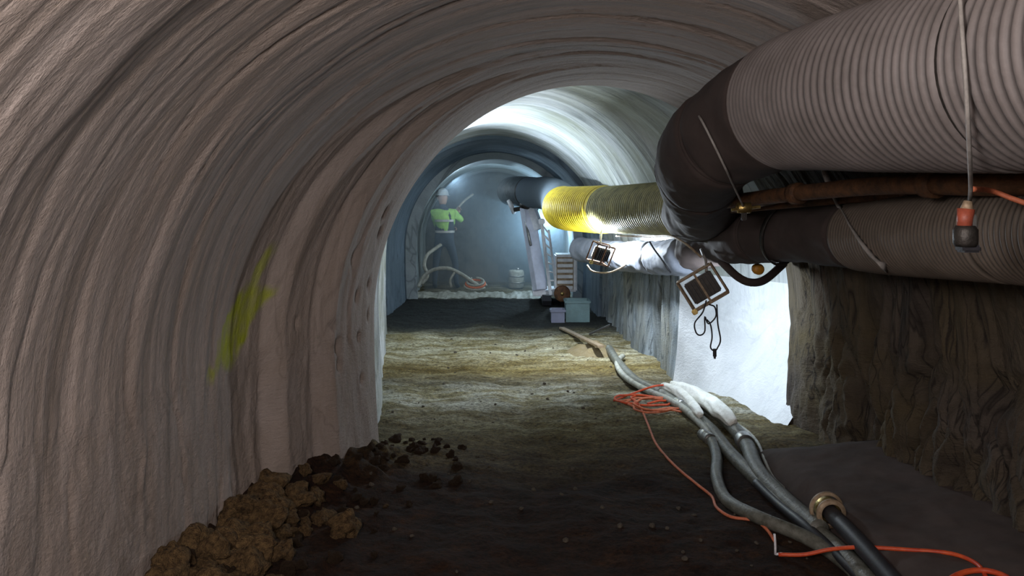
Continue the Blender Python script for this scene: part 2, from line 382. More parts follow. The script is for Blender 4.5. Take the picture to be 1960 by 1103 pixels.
def disp_near(Y, a, u, s):
    w_ = Y+.16*noise(a*.45, Y*.9, 4)+.05*noise(a*1.6, Y*3.5, 9)+.018*noise(a*5, Y*10, 2)
    big = .05*noise(w_*1.5, a*.18, 1)
    n1 = noise(w_*3.2, a*.22, 5); lay = .030*(1-np.abs(n1)*2.2)
    cre = .045*np.clip(1-np.abs(noise(w_*4.2, a*.30, 7))*7, 0, 1)**1.5
    f = w_*2.7+.6*noise(a*.3, 3.3, 1); fr = f-np.floor(f)
    saw = .03*(fr**1.5)*(1-sm(.93, 1.0, fr))
    fine = .010*noise(w_*13, a*1.2, 3)+.005*noise(w_*30, a*5, 6)+.003*noise(Y*45, a*40, 6)
    left = big*.7-lay*.32+cre*.34*sm(-.1, .4, noise(Y*1.6, a*.5, 11))+saw*.38+fine*.75
    w2 = Y+.10*noise(a*1.1, Y*1.5, 14)+.05*noise(a*3.5, Y*5, 19)
    bark = .07*noise(w2*2.2, a*.3, 21)+.11*np.clip(1-np.abs(noise(w2*3.6, a*.55, 23))*4.5, 0, 1)**1.3 \
        +.05*np.clip(1-np.abs(noise(w2*9, a*1.2, 25))*4, 0, 1)+.025*noise(w2*20, a*3, 27)+.012*noise(w2*40, a*9, 28)
    k = sm(.58, .80, u)
    d = left*(1-k)+(bark-.02)*k
    # lapped panel ends near the left foot
    return d*(.12+.88*sm(0, .10, 1-s))*np.where(u<.6, .55+.45*sm(0, .35, 1-s), 1)
tL = [(-3, -1.75), (1, -1.78), (2.6, -1.66), (3.6, -1.56), (4.2, -1.50), (4.42, -1.44), (4.5, -1.30), (4.72, -1.22), (4.80, -1.08), (5.2, -.97), (5.4, -.95)]
tR = [(-3, 2.4), (3.4, 2.38), (4.6, 2.28), (5.4, 2.15)]
tH = [(-3, 2.85), (2.5, 2.78), (4, 2.66), (5.4, 2.56)]
def disp_dimpled(Y, a, u, s):
    d = disp_near(Y, a, u, s)
    z = np.where(u < .25, .9-(.25-u)/.25*1.15, .9+1.66*np.sin(np.clip((u-.25)/.5, 0, 1)*PI))
    for (dy, dz, r) in DIMPLES:
        d = d+.03*np.exp(-((Y-dy)/r)**2-((z-dz)/(r*1.8))**2)*(u < .5)
    return d
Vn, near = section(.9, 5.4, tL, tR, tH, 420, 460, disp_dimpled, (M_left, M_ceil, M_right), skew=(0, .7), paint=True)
def disp_soft(Y, a, u, s): return .03*noise(Y*1.5, a*.3, 1)+.015*noise(Y*5, a*.6, 2)
_, back = section(-3, .92, tL, tR, tH, 40, 60, disp_soft, (M_left, M_ceil, M_right))

def disp_lit(Y, a, u, s):
    w_ = Y+.2*noise(a*.5, Y*.8, 34)
    d = .05*noise(w_*1.3, a*.25, 31)+.022*noise(w_*4, a*.4, 32)+.008*noise(w_*11, a*1.2, 33)+.003*noise(Y*30, a*25, 31)
    k = sm(.62, .74, u)*sm(7.2, 8.0, Y)                        # ribbed, streaky stretch of the right wall
    rib = .07*np.clip(1-np.abs(noise(w_*3.2, a*.25, 37))*4, 0, 1)+.03*noise(w_*9, a*.4, 38)
    calm = sm(.70, .76, u)*(1-sm(7.2, 7.9, Y))
    return d*(1-.75*calm)+rib*k
S1L = [(5.3, -1.1), (6.2, -1.08), (7.5, -1.27), (9, -1.50), (11.5, -1.88)]
S1R = [(5.3, 2.42), (5.9, 2.30), (6.4, 2.12), (7.0, 1.82), (7.42, 1.60), (9, 1.45), (10.7, 1.36), (11.5, 1.34)]
S1H = [(5.3, 2.72), (7, 2.78), (9, 2.74), (11.5, 2.64)]
S1I = [(5.3, .55), (6.4, .50), (7.0, .25), (7.7, .06), (11.5, .06)]
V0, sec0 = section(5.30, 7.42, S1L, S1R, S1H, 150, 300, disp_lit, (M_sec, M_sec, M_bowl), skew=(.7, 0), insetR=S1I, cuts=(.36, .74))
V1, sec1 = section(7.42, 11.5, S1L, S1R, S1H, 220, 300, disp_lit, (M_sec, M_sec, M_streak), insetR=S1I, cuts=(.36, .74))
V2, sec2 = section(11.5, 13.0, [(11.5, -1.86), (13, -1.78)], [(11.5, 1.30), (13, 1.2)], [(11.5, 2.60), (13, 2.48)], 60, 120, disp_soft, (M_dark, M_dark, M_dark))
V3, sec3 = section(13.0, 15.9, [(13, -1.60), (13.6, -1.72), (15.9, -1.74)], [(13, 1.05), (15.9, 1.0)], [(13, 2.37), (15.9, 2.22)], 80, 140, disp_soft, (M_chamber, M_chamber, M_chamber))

def annulus(Va, Vb, name, m):
    V = np.stack([Va, (Va+Vb)/2, Vb], 0)
    uv = np.stack([np.repeat(np.array([[0.], [.1], [.2]]), V.shape[1], 1), np.repeat(np.linspace(0, 7, V.shape[1])[None], 3, 0)], -1)
    tag(link(name, grid_mesh(V, uv, name), m), kind='structure')
def outward(Vr, dd, dy=0.0):
    c = np.array([Vr[:, 0].mean(), 0, .9]); o = Vr-c; o[:, 1] = 0; n = o/np.linalg.norm(o, axis=1)[:, None]
    return Vr+n*dd+np.array([0, dy, 0])
annulus(Vn[-1], outward(Vn[-1], .5, .02), 'trim_1', M_left)
annulus(V2[0], outward(V2[0], .3, .02), 'trim_2', M_dark)
annulus(V3[0], outward(V3[0], .5, -.02), 'trim_3', M_chamber)
# end face of the heading
ny, nz_ = 120, 100
fx, fz = np.meshgrid(np.linspace(-2.0, 1.4, ny), np.linspace(-.3, 2.5, nz_))
fy = 15.75+.10*noise(fx*1.6, fz*1.6, 50)+.05*noise(fx*5, fz*5, 51)+.02*noise(fx*13, fz*13, 52)-.35*np.exp(-np.clip(fz, 0, 9)*3)
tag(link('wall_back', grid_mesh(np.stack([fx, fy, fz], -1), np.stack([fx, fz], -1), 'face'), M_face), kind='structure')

# ------------------------------------------------------------------ floor
tLx = np.array([a for a, b in tL]); tLv = np.array([b for a, b in tL])
def hfun(X, Y):
    X = np.asarray(X, float); Y = np.asarray(Y, float)
    L_ = np.where(Y < 5.4, np.interp(Y, tLx, tLv), -1.6)
    h = .035*noise(X*1.3, Y*1.6, 60)+.018*noise(X*4, Y*5, 61)+.008*noise(X*12, Y*14, 62)
    m = np.exp(-(np.clip(X-L_, 0, 9)/.30)**2)*(1-sm(5.0, 5.6, Y))
    h = h+m*(.13+.09*noise(X*6, Y*6, 63)+.05*noise(X*14, Y*14, 64))
    h = h-.02*np.exp(-((X-.1)/.25)**2)-.02*np.exp(-((X+.75)/.2)**2)
    h = h+.05*sm(12.8, 13.1, Y)
    r = sm(1.35, 1.8, X)*(1-sm(4.8, 5.5, Y)); h = h*(1-r)-.05*r
    return h
ys = np.concatenate([np.arange(-3, 2, .1), np.arange(2, 7.5, .016), np.arange(7.5, 16, .03)]); xs = np.linspace(-2.2, 2.7, 260)
FX, FY = np.meshgrid(xs, ys)
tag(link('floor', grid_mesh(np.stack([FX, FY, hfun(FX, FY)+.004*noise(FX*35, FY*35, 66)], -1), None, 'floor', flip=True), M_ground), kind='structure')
def onf(p, r=0.0, dz=0.0): return Vector((p[0], p[1], float(hfun(p[0], p[1]))+r+dz))
# smooth concrete footing along the right wall
by = np.linspace(2.0, 5.75, 120)[:, None]; bu = np.linspace(0, 1, 24)[None, :]
bx = 1.52+.06*noise(by*1.1, 0, 70)+bu*1.0-.10*sm(4.8, 6, by)
bz = -.08+(.17*sm(0, .22, bu)+.14*bu)*(1-.9*sm(4.9, 5.7, by))+.012*noise(bx*4, by*3, 71)+.01*noise(bx*10, by*10, 72)
tag(link('trim_4', grid_mesh(np.stack([bx, by+0*bu, bz], -1), None, 'footing', flip=True), M_conc), kind='structure')
def hb(X, Y):
    u_ = (X-1.52+.10*float(sm(4.8, 6, Y))-.06*float(noise(Y*1.1, 0, 70)))
    return -.08+(.17*float(sm(0, .22, u_))+.14*u_)*(1-.9*float(sm(4.9, 5.7, Y))) if u_ > 0 and Y < 5.75 else -9
def ong(px, py, r, dz=0.0):
    """lay something of radius r on the ground or footing under picture point px, py"""
    z = 0.0
    for _ in range(12):
        q = G(px, py, z); z = .5*z+.5*(max(float(hfun(q.x, q.y)), hb(q.x, q.y))+r+dz)
    return G(px, py, z)

# ------------------------------------------------------------------ ducts
def duct_part(name, path, i0, i1, r0, mat_, parent, ribs=0.0, pitch=.042, seg=56, wrinkle=0.0, flare=0.0, caps=False):
    """path is sampled finely; i0..i1 in metres"""
    s = np.concatenate([[0], np.cumsum(np.linalg.norm(np.diff(path, axis=0), axis=1))])
    step = pitch/8 if ribs else .03
    n = max(4, int((i1-i0)/step)); t = np.linspace(i0, i1, n)
    p = np.stack([np.interp(t, s, path[:, k]) for k in range(3)], 1)
    r = np.interp(t, s, r0) if hasattr(r0, '__len__') else np.full(n, r0)
    th = np.linspace(0, 2*PI, seg, endpoint=False)
    R = r[:, None]+0*th[None]
    if ribs: R = R+ribs*(np.abs(np.sin(PI*t/pitch))[:, None]-.6)
    if wrinkle:
        R = R+wrinkle*noise(np.cos(th)[None]*1.6+7, np.sin(th)[None]*1.6, t[:, None]*4)+wrinkle*.5*noise(np.cos(th)[None]*4+7, np.sin(th)[None]*4, t[:, None]*9+5)
    e = np.minimum(t-i0, i1-t)[:, None]
    R = R-.02*np.clip(1-e/.03, 0, 1)
    if flare: R = R+flare*np.clip(1-e/.08, 0, 1)
    v, f = sweep(p, R, seg, caps)
    me = mesh_from(v, f, name)
    gr = np.zeros(len(v))
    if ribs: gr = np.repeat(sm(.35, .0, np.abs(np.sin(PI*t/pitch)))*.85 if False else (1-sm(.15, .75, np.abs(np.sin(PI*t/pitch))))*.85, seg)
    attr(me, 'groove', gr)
    return link(name, me, mat_, parent)
def at_len(path, m):
    s = np.concatenate([[0], np.cumsum(np.linalg.norm(np.diff(path, axis=0), axis=1))])
    return np.array([np.interp(m, s, path[:, k]) for k in range(3)])
def len_at_y(path, Y):
    s = np.concatenate([[0], np.cumsum(np.linalg.norm(np.diff(path, axis=0), axis=1))])
    return float(s[int(np.argmin(np.abs(path[:, 1]-Y)))])
def local(pts, o): return [tuple(Vector(p)-Vector(o)) for p in pts]

up = catmull([(1.52, 1.2, 2.10), (1.44, 2.2, 2.12), (1.335, 2.8, 2.14), (1.25, 3.6, 2.16), (1.10, 4.25, 2.03), (1.16, 4.85, 1.88), (1.38, 5.6, 1.70), (1.42, 6.2, 1.62)], .01)
SL = lambda Y: len_at_y(up, Y)
rr = np.interp(up[:, 1], [1, 3.4, 4.2, 5, 6.2], [.305, .30, .275, .26, .24])
d1 = thing('ventilation_duct', 'large grey ribbed air duct hanging high under the right side of the roof', 'duct')
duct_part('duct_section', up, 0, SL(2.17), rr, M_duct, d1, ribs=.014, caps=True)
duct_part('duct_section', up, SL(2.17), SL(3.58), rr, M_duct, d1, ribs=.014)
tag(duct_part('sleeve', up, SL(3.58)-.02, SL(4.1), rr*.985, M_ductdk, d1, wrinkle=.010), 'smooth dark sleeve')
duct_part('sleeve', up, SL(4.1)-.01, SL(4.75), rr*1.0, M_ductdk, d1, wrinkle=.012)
duct_part('sleeve', up, SL(4.75)-.01, SL(6.18), rr*1.0, M_ductdk, d1, wrinkle=.014, caps=True)
for y_, k in ((2.17, 1.0), (3.60, 1.015), (3.74, 1.01), (4.1, 1.01), (4.75, 1.01)):
    duct_part('clamp_band', up, SL(y_)-.014, SL(y_)+.014, rr*k+.004, M_ductdk if y_ > 2.5 else M_darkmet, d1)
lo = catmull([(1.98, 1.6, 1.62), (1.97, 2.4, 1.62), (1.94, 2.95, 1.61), (1.92, 4.0, 1.545), (1.83, 4.9, 1.52), (1.65, 5.45, 1.47), (1.62, 6.05, 1.40), (1.50, 6.6, 1.27)], .01)
SLo = lambda Y: len_at_y(lo, Y)
rl = np.interp(lo[:, 1], [1, 4, 5.5, 6.6], [.20, .195, .185, .17])
d2 = thing('ventilation_duct', 'narrower brown ribbed duct running below the large grey one on the right', 'duct')
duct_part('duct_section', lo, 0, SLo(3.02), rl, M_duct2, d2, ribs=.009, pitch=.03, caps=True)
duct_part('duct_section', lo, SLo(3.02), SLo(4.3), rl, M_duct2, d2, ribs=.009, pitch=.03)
duct_part('sleeve', lo, SLo(4.3)-.01, SLo(5.35), rl*.99, M_ductdk, d2, wrinkle=.01)
duct_part('sleeve', lo, SLo(5.35)-.01, SLo(6.55), rl, M_ductdk, d2, wrinkle=.02, caps=True)
for y_ in (4.3, 5.35): duct_part('clamp_band', lo, SLo(y_)-.012, SLo(y_)+.012, rl*1.01+.004, M_ductdk, d2)
# yellow duct in the lit section
ye = catmull([(1.44, 6.25, 1.64), (1.36, 6.8, 1.64), (1.22, 7.4, 1.625), (.98, 8.3, 1.605), (.70, 9.1, 1.60), (.60, 9.5, 1.61)], .01)
SY = lambda Y: len_at_y(ye, Y)
ry = np.interp(ye[:, 1], [6, 7.2, 9.6], [.22, .235, .245])
d3 = thing('yellow_duct', 'short bright yellow ribbed duct lit by the lamp below it, under the pale roof', 'duct')
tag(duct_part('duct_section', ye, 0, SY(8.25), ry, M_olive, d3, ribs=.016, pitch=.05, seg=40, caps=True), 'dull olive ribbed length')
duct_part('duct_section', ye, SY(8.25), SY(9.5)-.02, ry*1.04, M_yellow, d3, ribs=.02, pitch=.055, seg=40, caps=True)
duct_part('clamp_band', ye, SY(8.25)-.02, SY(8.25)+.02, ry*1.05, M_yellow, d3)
fa = catmull([(.61, 9.50, 1.61), (.62, 10.4, 1.70), (.55, 11.6, 1.78), (.36, 12.6, 1.80), (.10, 13.3, 1.83), (-.02, 13.8, 1.83)], .01)
SF = lambda Y: len_at_y(fa, Y)
d4 = thing('ventilation_duct', 'dark blue-grey duct end hanging inside the farthest arch above the white boom', 'duct')
duct_part('duct_section', fa, 0, SF(12.85), .25, M_dark, d4, wrinkle=.004, seg=36)
duct_part('duct_section', fa, SF(12.85), SF(13.8)-.01, .25, M_tealduct, d4, ribs=.012, pitch=.06, seg=36)
duct_part('clamp_band', fa, SF(12.85)-.02, SF(12.85)+.02, .262, M_darkmet, d4, seg=36)
pa = catmull([(1.50, 6.7, 1.25), (1.44, 7.1, 1.19), (1.22, 8.3, 1.11), (1.02, 9.2, 1.09), (.84, 9.9, 1.08)], .01)
rp = np.interp(pa[:, 1], [6.7, 8, 9.9], [.165, .155, .15]); SP = lambda Y: len_at_y(pa, Y)
d5 = thing('pale_duct', 'smooth pale blue duct lying slung beneath the yellow duct along the right wall', 'duct')
duct_part('duct_section', pa, 0, SP(7.5), rp, M_paleduct, d5, wrinkle=.02, seg=36, caps=True)
duct_part('duct_section', pa, SP(7.5), SP(8.6), rp, M_paleduct, d5, wrinkle=.02, seg=36)
duct_part('duct_section', pa, SP(8.6), SP(9.85), rp, M_paleduct, d5, wrinkle=.01, seg=36, caps=True)
for y_ in (7.5, 8.6): duct_part('clamp_band', pa, SP(y_)-.014, SP(y_)+.014, rp+.006, M_darkmet, d5, seg=36)

# straps and hanger wires
def ring_pts(path, m, r, a0, a1, n=26, lean=0.0):
    p = at_len(path, m); q = at_len(path, m+.01); T = Vector(q-p).normalized()
    N = T.cross(Vector((0, 0, 1))).normalized(); B = N.cross(T)   # B points up
    return [tuple(Vector(p)+r*(math.cos(a0+(a1-a0)*k/n)*N+math.sin(a0+(a1-a0)*k/n)*B)+T*lean*(k/n-.5)) for k in range(n+1)]
def strap(name, label, pts, r, m, flat=None):
    o = tube(name, pts, r, m, None, seg=8, step=.02); return tag(o, label, 'strap' if 'strap' in name else 'wire')
# flat strap looped round the brown duct, from the rusty pipe down across its face
def flat_strip(pts, wdt, thick, up_):
    p = catmull(pts, .03); T, N, B = frames(p); vs = []; fs = []
    for i in range(len(p)):
        side = Vector(T[i]).cross(Vector(up_(p[i]))).normalized(); nn = side.cross(Vector(T[i])).normalized()
        for a, b in ((-1, -1), (1, -1), (1, 1), (-1, 1)): vs.append(tuple(Vector(p[i])+side*a*wdt/2+nn*b*thick/2))
    for i in range(len(p)-1):
        for k in range(4): fs.append([i*4+k, i*4+(k+1) % 4, i*4+4+(k+1) % 4, i*4+4+k])
    fs.append([0, 3, 2, 1]); e = (len(p)-1)*4; fs.append([e, e+1, e+2, e+3])
    return vs, fs
def loop_strap(label, path, SFn, Y, r, lean, m, a0=-.2, a1=2*PI-.2, wdt=.035):
    m0 = SFn(Y); c = at_len(path, m0)
    pts = ring_pts(path, m0, r, a0, a1, 30, lean)
    v, f = flat_strip(pts, wdt, .006, lambda q: Vector(q)-Vector(c))
    o = link('strap', mesh_from(v, f, 'strap'), m); return tag(o, label, 'strap')
def hit(path, r, px, py, off=.006):
    y = 1.3
    while y < 7:
        p = np.array(P(px, py, y))
        if np.min(np.linalg.norm(path-p, axis=1)) < r+off: return P(px, py, y)
        y += .01
    return None
pts = [P(1572, 312, 4.0)]+[hit(lo, .20, x, y, .012) or P(x, y, 4.0) for x, y in ((1590, 362), (1606, 394), (1625, 428), (1648, 462), (1672, 492), (1694, 512))]+[P(1702, 522, 4.22)]
v, f = flat_strip([tuple(p) for p in pts], .032, .006, lambda q: Vector((.3, -1, 0)))
tag(link('strap', mesh_from(v, f, 'strap'), M_strap), 'grey webbing strap slung diagonally across the brown duct where its ribs begin', 'strap')
0 and loop_strap('grey webbing strap slung diagonally round the brown duct where its ribs begin', lo, SLo, 4.42, .208, .55, M_strap)
loop_strap('dark webbing strap round the smooth sleeve of the brown duct beyond the grey strap', lo, SLo, 5.05, .205, .45, M_darkmet)
wire_ = lambda label, pts, r, m, cat='wire', name='hanger_wire': tag(tube(name, pts, r, m, None, seg=6, step=.05), label, cat)
q0 = P(1345, 235, 4.05); q1 = P(1424, 398, 4.35)
wire_('thin pale wire slanting down the dark sleeve of the large duct', [tuple(hit(up, .272, x, y, .03) or P(x, y, 4.0)) for x, y in ((1338, 222), (1348, 240), (1356, 256), (1368, 280), (1380, 305), (1392, 330))]+[P(1405, 358, 4.05), q1], .006, M_strap)
wire_('thin vertical rope hanging in front of the large grey duct seam', [(P(1830, -190, 2.30)), P(1838, 0, 2.03), P(1850, 180, 1.98), P(1856, 300, 2.10), P(1858, 362, 2.32), P(1856, 385, 2.35)], .006, M_strap)
wire_('short wire joining the brown duct to the rusty pipe left of the grey strap', [P(1560, 362, 4.3), P(1500, 385, 4.5), P(1440, 397, 4.5)], .005, M_strap)
# bracket clamp beside the wire's foot
t = thing('pipe_clamp', 'small brass-coloured clamp at the foot of the slanting wire', 'clamp', q1)
MB().lathe([(.018, -.04), (.03, -.035), (.03, .035), (.018, .04), (.018, -.04)], Matrix.Rotation(PI/2, 4, 'Y'), 16).build('clamp_ring', M_brass, t, True)
MB().cyl((-.07, 0, -.012), (.09, 0, .006), .009, 8).build('bolt', M_brass, t)
MB().box((0, 0, -.045), (.03, .02, .05), bev=.004).build('lug', M_darkmet, t)
# rusty pipes between the ducts
def pipe(label, pts, r, m, collars=()):
    t = thing('steel_pipe', label, 'pipe')
    tube('pipe_body', pts, r, m, t, seg=14, step=.06)
    for k in collars:
        p = catmull(pts, .02); i = int(k*(len(p)-4))
        v, f = sweep(p[i:i+4], r*1.35, 14); link('collar', mesh_from(v, f), m, t)
    return t
pipe('thick rusty brown pipe running between the large and the lower duct at the right edge', [P(2300, 318, 2.6), P(1960, 352, 2.75), P(1650, 358, 3.6), P(1330, 394, 5.3)], .042, M_rust, (.3, .62))
pipe('thin dark rusty pipe just below the thick rusty one', [P(2300, 380, 2.85), P(1960, 372, 3.0), P(1700, 376, 3.9), P(1400, 402, 5.0)], .022, M_rust, (.5,))
tag(tube('cable', [P(2100, 430, 2.45), P(1960, 388, 2.5), P(1900, 366, 2.55), P(1860, 362, 2.4)], .009, M_coral, None, 8), 'faded orange cable sagging from the rusty pipe at the right edge', 'cable')
# hanging plug connector
t = thing('cable_connector', 'red-orange plug hanging on a rope in front of the brown duct', 'plug', P(1852, 480, 2.32))
q = lambda px, py: P(px, py, 2.32)-P(1852, 480, 2.32)
MB().cyl(q(1853, 385), q(1850, 402), .012, 12, .018).build('cable_gland', M_tan, t, True)
MB().cyl(q(1849, 400), q(1845, 438), .024, 14, .020).build('plug', M_redp, t, True)
b = MB(); b.lathe([(.0, 0), (.028, 0), (.034, .01), (.034, .05), (.030, .055), (.026, .062), (.0, .062)], Matrix.Translation(q(1848, 472)), 18).build('socket', M_darkmet, t, True)
MB().box(q(1860, 425)+Vector((0, .0, 0)), (.018, .03, .045), bev=.004).build('latch', M_steel, t)
MB().box(q(1853, 476)+Vector((0, -.0, 0)), (.055, .05, .022), bev=.006).build('end_cap', M_black, t)
# orange tag and small sagging pipe under the brown sleeve
t = thing('end_cap', 'small amber cap tied under the dark end of the brown duct', 'cap', P(1450, 515, 5.6))
MB().lathe([(0, -.03), (.035, -.03), (.04, -.01), (.04, .03), (.03, .04), (0, .04)], Matrix.Rotation(PI/2, 4, 'X'), 18).build('cap', M_amber, t, True)
MB().cyl((0, .0, .03), (0, 0, .10), .006, 8).build('tie', M_strap, t)
tag(tube('sagging_hose', [P(1380, 500, 5.9), P(1412, 530, 5.75), P(1438, 541, 5.7), P(1465, 535, 5.75), P(1500, 505, 5.95)], .030, M_ductdk, None, 14), 'short dark hose sagging in a curve against the bright wall', 'hose')

# ------------------------------------------------------------------ floodlights
def floodlight(label, loc, w_, h_, roll, yaw, m_frame, cables, s=1.0, lit=False, pitch=0.0):
    t = thing('floodlight', label, 'lamp', loc)
    t.rotation_euler = (pitch, roll, yaw)
    # local: front faces +Y
    b = MB().box((0, 0, 0), (w_, .07*s, h_), bev=.008*s)
    b.build('housing', M_darkmet, t)
    b = MB()
    for k in range(7): b.box((-w_*.4+k*w_*.8/6, -.045*s, 0), (.006*s, .03*s, h_*.8))
    b.build('cooling_fins', M_black, t)
    MB().box((0, .040*s, 0), (w_*.88, .008, h_*.84)).build('lens', M_glass if not lit else M_lamp, t)
    W, H = w_*.5+.03*s, h_*.5+.035*s
    for sy in (-.05*s, .055*s):
        MB().tube([(-W, sy, -H), (-W, sy, H)], .008*s).tube([(W, sy, -H), (W, sy, H)], .008*s).tube([(-W, sy, H), (W, sy, H)], .008*s).tube([(-W, sy, -H), (W, sy, -H)], .008*s).build('tube_frame', m_frame, t, True)
    for sx in (-W, W):
        for sz in (-H, H): MB().cyl((sx, -.05*s, sz), (sx, .055*s, sz), .007*s, 8).build('frame_spacer', m_frame, t, True)
    MB().box((0, -.055*s, 0), (.016*s, .012*s, 2*H)).build('centre_brace', m_frame, t)
    b = MB().box((-W, -.052*s, -H), (.04*s, .03*s, .04*s), bev=.006*s); b.build('corner_lug', M_brass, t)
    return t
FLp = P(1345, 550, 5.65)
fl = floodlight('tilted rectangular floodlight seen from behind against the bright right wall', FLp, .215, .165, -math.radians(32), -.25, M_tan, 0)
# hanger and cables for it
tag(tube('hanger_hook', [P(1342, 478, 5.9), P(1347, 490, 5.68), P(1351, 500, 5.64), P(1352, 520, 5.60)], .011, M_strap, None, 8), 'pale hook holding the tilted floodlight to the duct above', 'hook')
tag(tube('power_cable', [P(1352, 575, 5.58), P(1345, 598, 5.58), P(1330, 618, 5.56), P(1332, 636, 5.56), P(1340, 642, 5.56), P(1349, 634, 5.57), P(1349, 606, 5.58), P(1356, 620, 5.58), P(1370, 606, 5.58), P(1368, 588, 5.58), P(1357, 583, 5.58)], .0055, M_black, None, 8, .01), 'looped black cable bunched just under the tilted floodlight', 'cable')
tag(tube('power_cable', [P(1372, 583, 5.60), P(1374, 620, 5.60), P(1379, 650, 5.60), P(1374, 665, 5.60), P(1368, 672, 5.60), P(1360, 665, 5.60), P(1363, 645, 5.60), P(1360, 622, 5.60), P(1353, 612, 5.60)], .0055, M_black, None, 8, .01), 'long black cable loop dangling lowest below the tilted floodlight', 'cable')
MBp = MB(); a = P(1368, 668, 5.60); MBp.cyl(a, a-Vector((0, 0, .055)), .013, 10).cyl(a-Vector((0, 0, .055)), a-Vector((0, 0, .07)), .008, 10)
tag(MBp.build('cable_plug', M_black), 'small black plug at the bottom of the dangling cable loop', 'plug')
tag(tube('cable', [P(1180, 452, 7.6), P(1240, 453, 7.0), P(1280, 452, 6.2), P(1310, 465, 5.85), P(1342, 492, 5.7)], .009, M_tan, None, 8), 'cream cable leading from the pale duct down to the tilted floodlight', 'cable')
floodlight('small rusty caged floodlight hanging beside the pale duct under the yellow duct', P(1150, 486, 7.75), .16, .13, math.radians(14), .55, M_rust, 0, .9, lit=True, pitch=.3)
tag(tube('hanger_hook', [P(1152, 440, 7.9), P(1150, 455, 7.8), P(1149, 470, 7.75)], .010, M_strap, None, 8), 'short hook above the small rusty caged floodlight', 'hook')
tag(tube('cable', [P(1124, 508, 7.8), P(1135, 520, 7.7), P(1165, 522, 7.7), P(1190, 512, 7.8), P(1205, 500, 8.1)], .009, M_tan, None, 8), 'tan cable drooping under the small rusty floodlight', 'cable')
tag(tube('cable', [tuple(hit(pa, .165, x, y, .022) or P(x, y, 6.9)) for x, y in ((1243, 462), (1252, 477), (1263, 492), (1274, 508), (1284, 522))], .008, M_black, None, 8), 'black cable hanging over the pale duct left of the tilted floodlight', 'cable')

# ------------------------------------------------------------------ hoses on the floor
def hose(label, px, r, m, name='hose', cat='hose', lift=0.0, seg=14, couplings=(), group=None):
    pts = [tuple(ong(x, y, r*.8, (q[0] if q else 0)+lift)) for x, y, *q in px]
    path = catmull(pts, .025)
    if not couplings: return tag(tube(name, pts, r, m, None, seg, .025), label, cat, group)
    t = thing(name, label, cat, group=group)
    tube('hose_body', pts, r, m, t, seg, .025)
    for k in couplings:
        i = int(k*(len(path)-5)); v, f = sweep(path[i:i+5], r*1.22, seg); link('coupling', mesh_from(v, f), M_steel, t)
    return t
hose('thick grey-green hose running from the lit floor to the bottom edge, leftmost of the bundle', [(1166, 668), (1180, 690), (1215, 728), (1262, 752), (1310, 782), (1360, 822), (1400, 870), (1462, 930), (1540, 1000), (1600, 1048), (1660, 1110), (1720, 1190)], .045, M_hose, couplings=(.42,))
hose('pale hose looping from the lamp-lit patch into the bundle', [(1192, 682), (1182, 692), (1184, 706), (1200, 725), (1240, 748), (1290, 770), (1330, 800), (1375, 850)], .028, M_hosel, lift=.02)
hose('broad grey hose on the wall side of the bundle under the bright wall', [(1300, 745), (1345, 772), (1390, 805), (1428, 850), (1450, 900), (1500, 955), (1570, 1015)], .050, M_hose, lift=.02, couplings=(.5,))
hose('thin pale cord arcing out beside the hose bundle towards the footing', [(1392, 805), (1425, 822), (1450, 848), (1465, 885), (1480, 915), (1500, 935)], .012, M_hosel, name='cord', cat='cord', seg=8)
hose('grey-green hose with an open end that bends down beside the bundle', [(1342, 830), (1362, 845), (1372, 875), (1372, 915), (1392, 958), (1450, 990), (1540, 1028), (1610, 1072), (1670, 1130)], .036, M_hose, couplings=(.02,))
hose('dark hose squeezed between the two grey-green hoses', [(1448, 925), (1490, 965), (1545, 1010), (1600, 1060), (1655, 1115)], .026, M_black, lift=.02)
# white canvas sleeve over the bundle where the lamp shines
pts = [tuple(ong(x, y, .05, .06)) for x, y in ((1286, 738), (1325, 752), (1358, 772), (1388, 795), (1405, 812))]
path = catmull(pts, .02); n = len(path); th = np.linspace(0, 2*PI, 24, endpoint=False)
R = .030+.032*np.sin(np.linspace(0, PI, n))[:, None]**.6+.016*noise(np.cos(th)[None]*2+3, np.sin(th)[None]*2, np.linspace(0, 6, n)[:, None])
v, f = sweep(path, R, 24); tag(link('canvas_wrap', mesh_from(v, f), M_white), 'bright white crumpled wrap over the hoses at the foot of the lit wall', 'cover')
pts = [tuple(ong(x, y, .04, .04)) for x, y in ((1268, 738), (1300, 752), (1325, 775), (1340, 795))]
path = catmull(pts, .02); n = len(path)
R = .022+.022*np.sin(np.linspace(0, PI, n))[:, None]**.6+.010*noise(np.cos(th)[None]*2+9, np.sin(th)[None]*2, np.linspace(0, 6, n)[:, None])
v, f = sweep(path, R, 24); tag(link('canvas_wrap', mesh_from(v, f), M_white), 'smaller cream wrap left of the bright white one', 'cover')
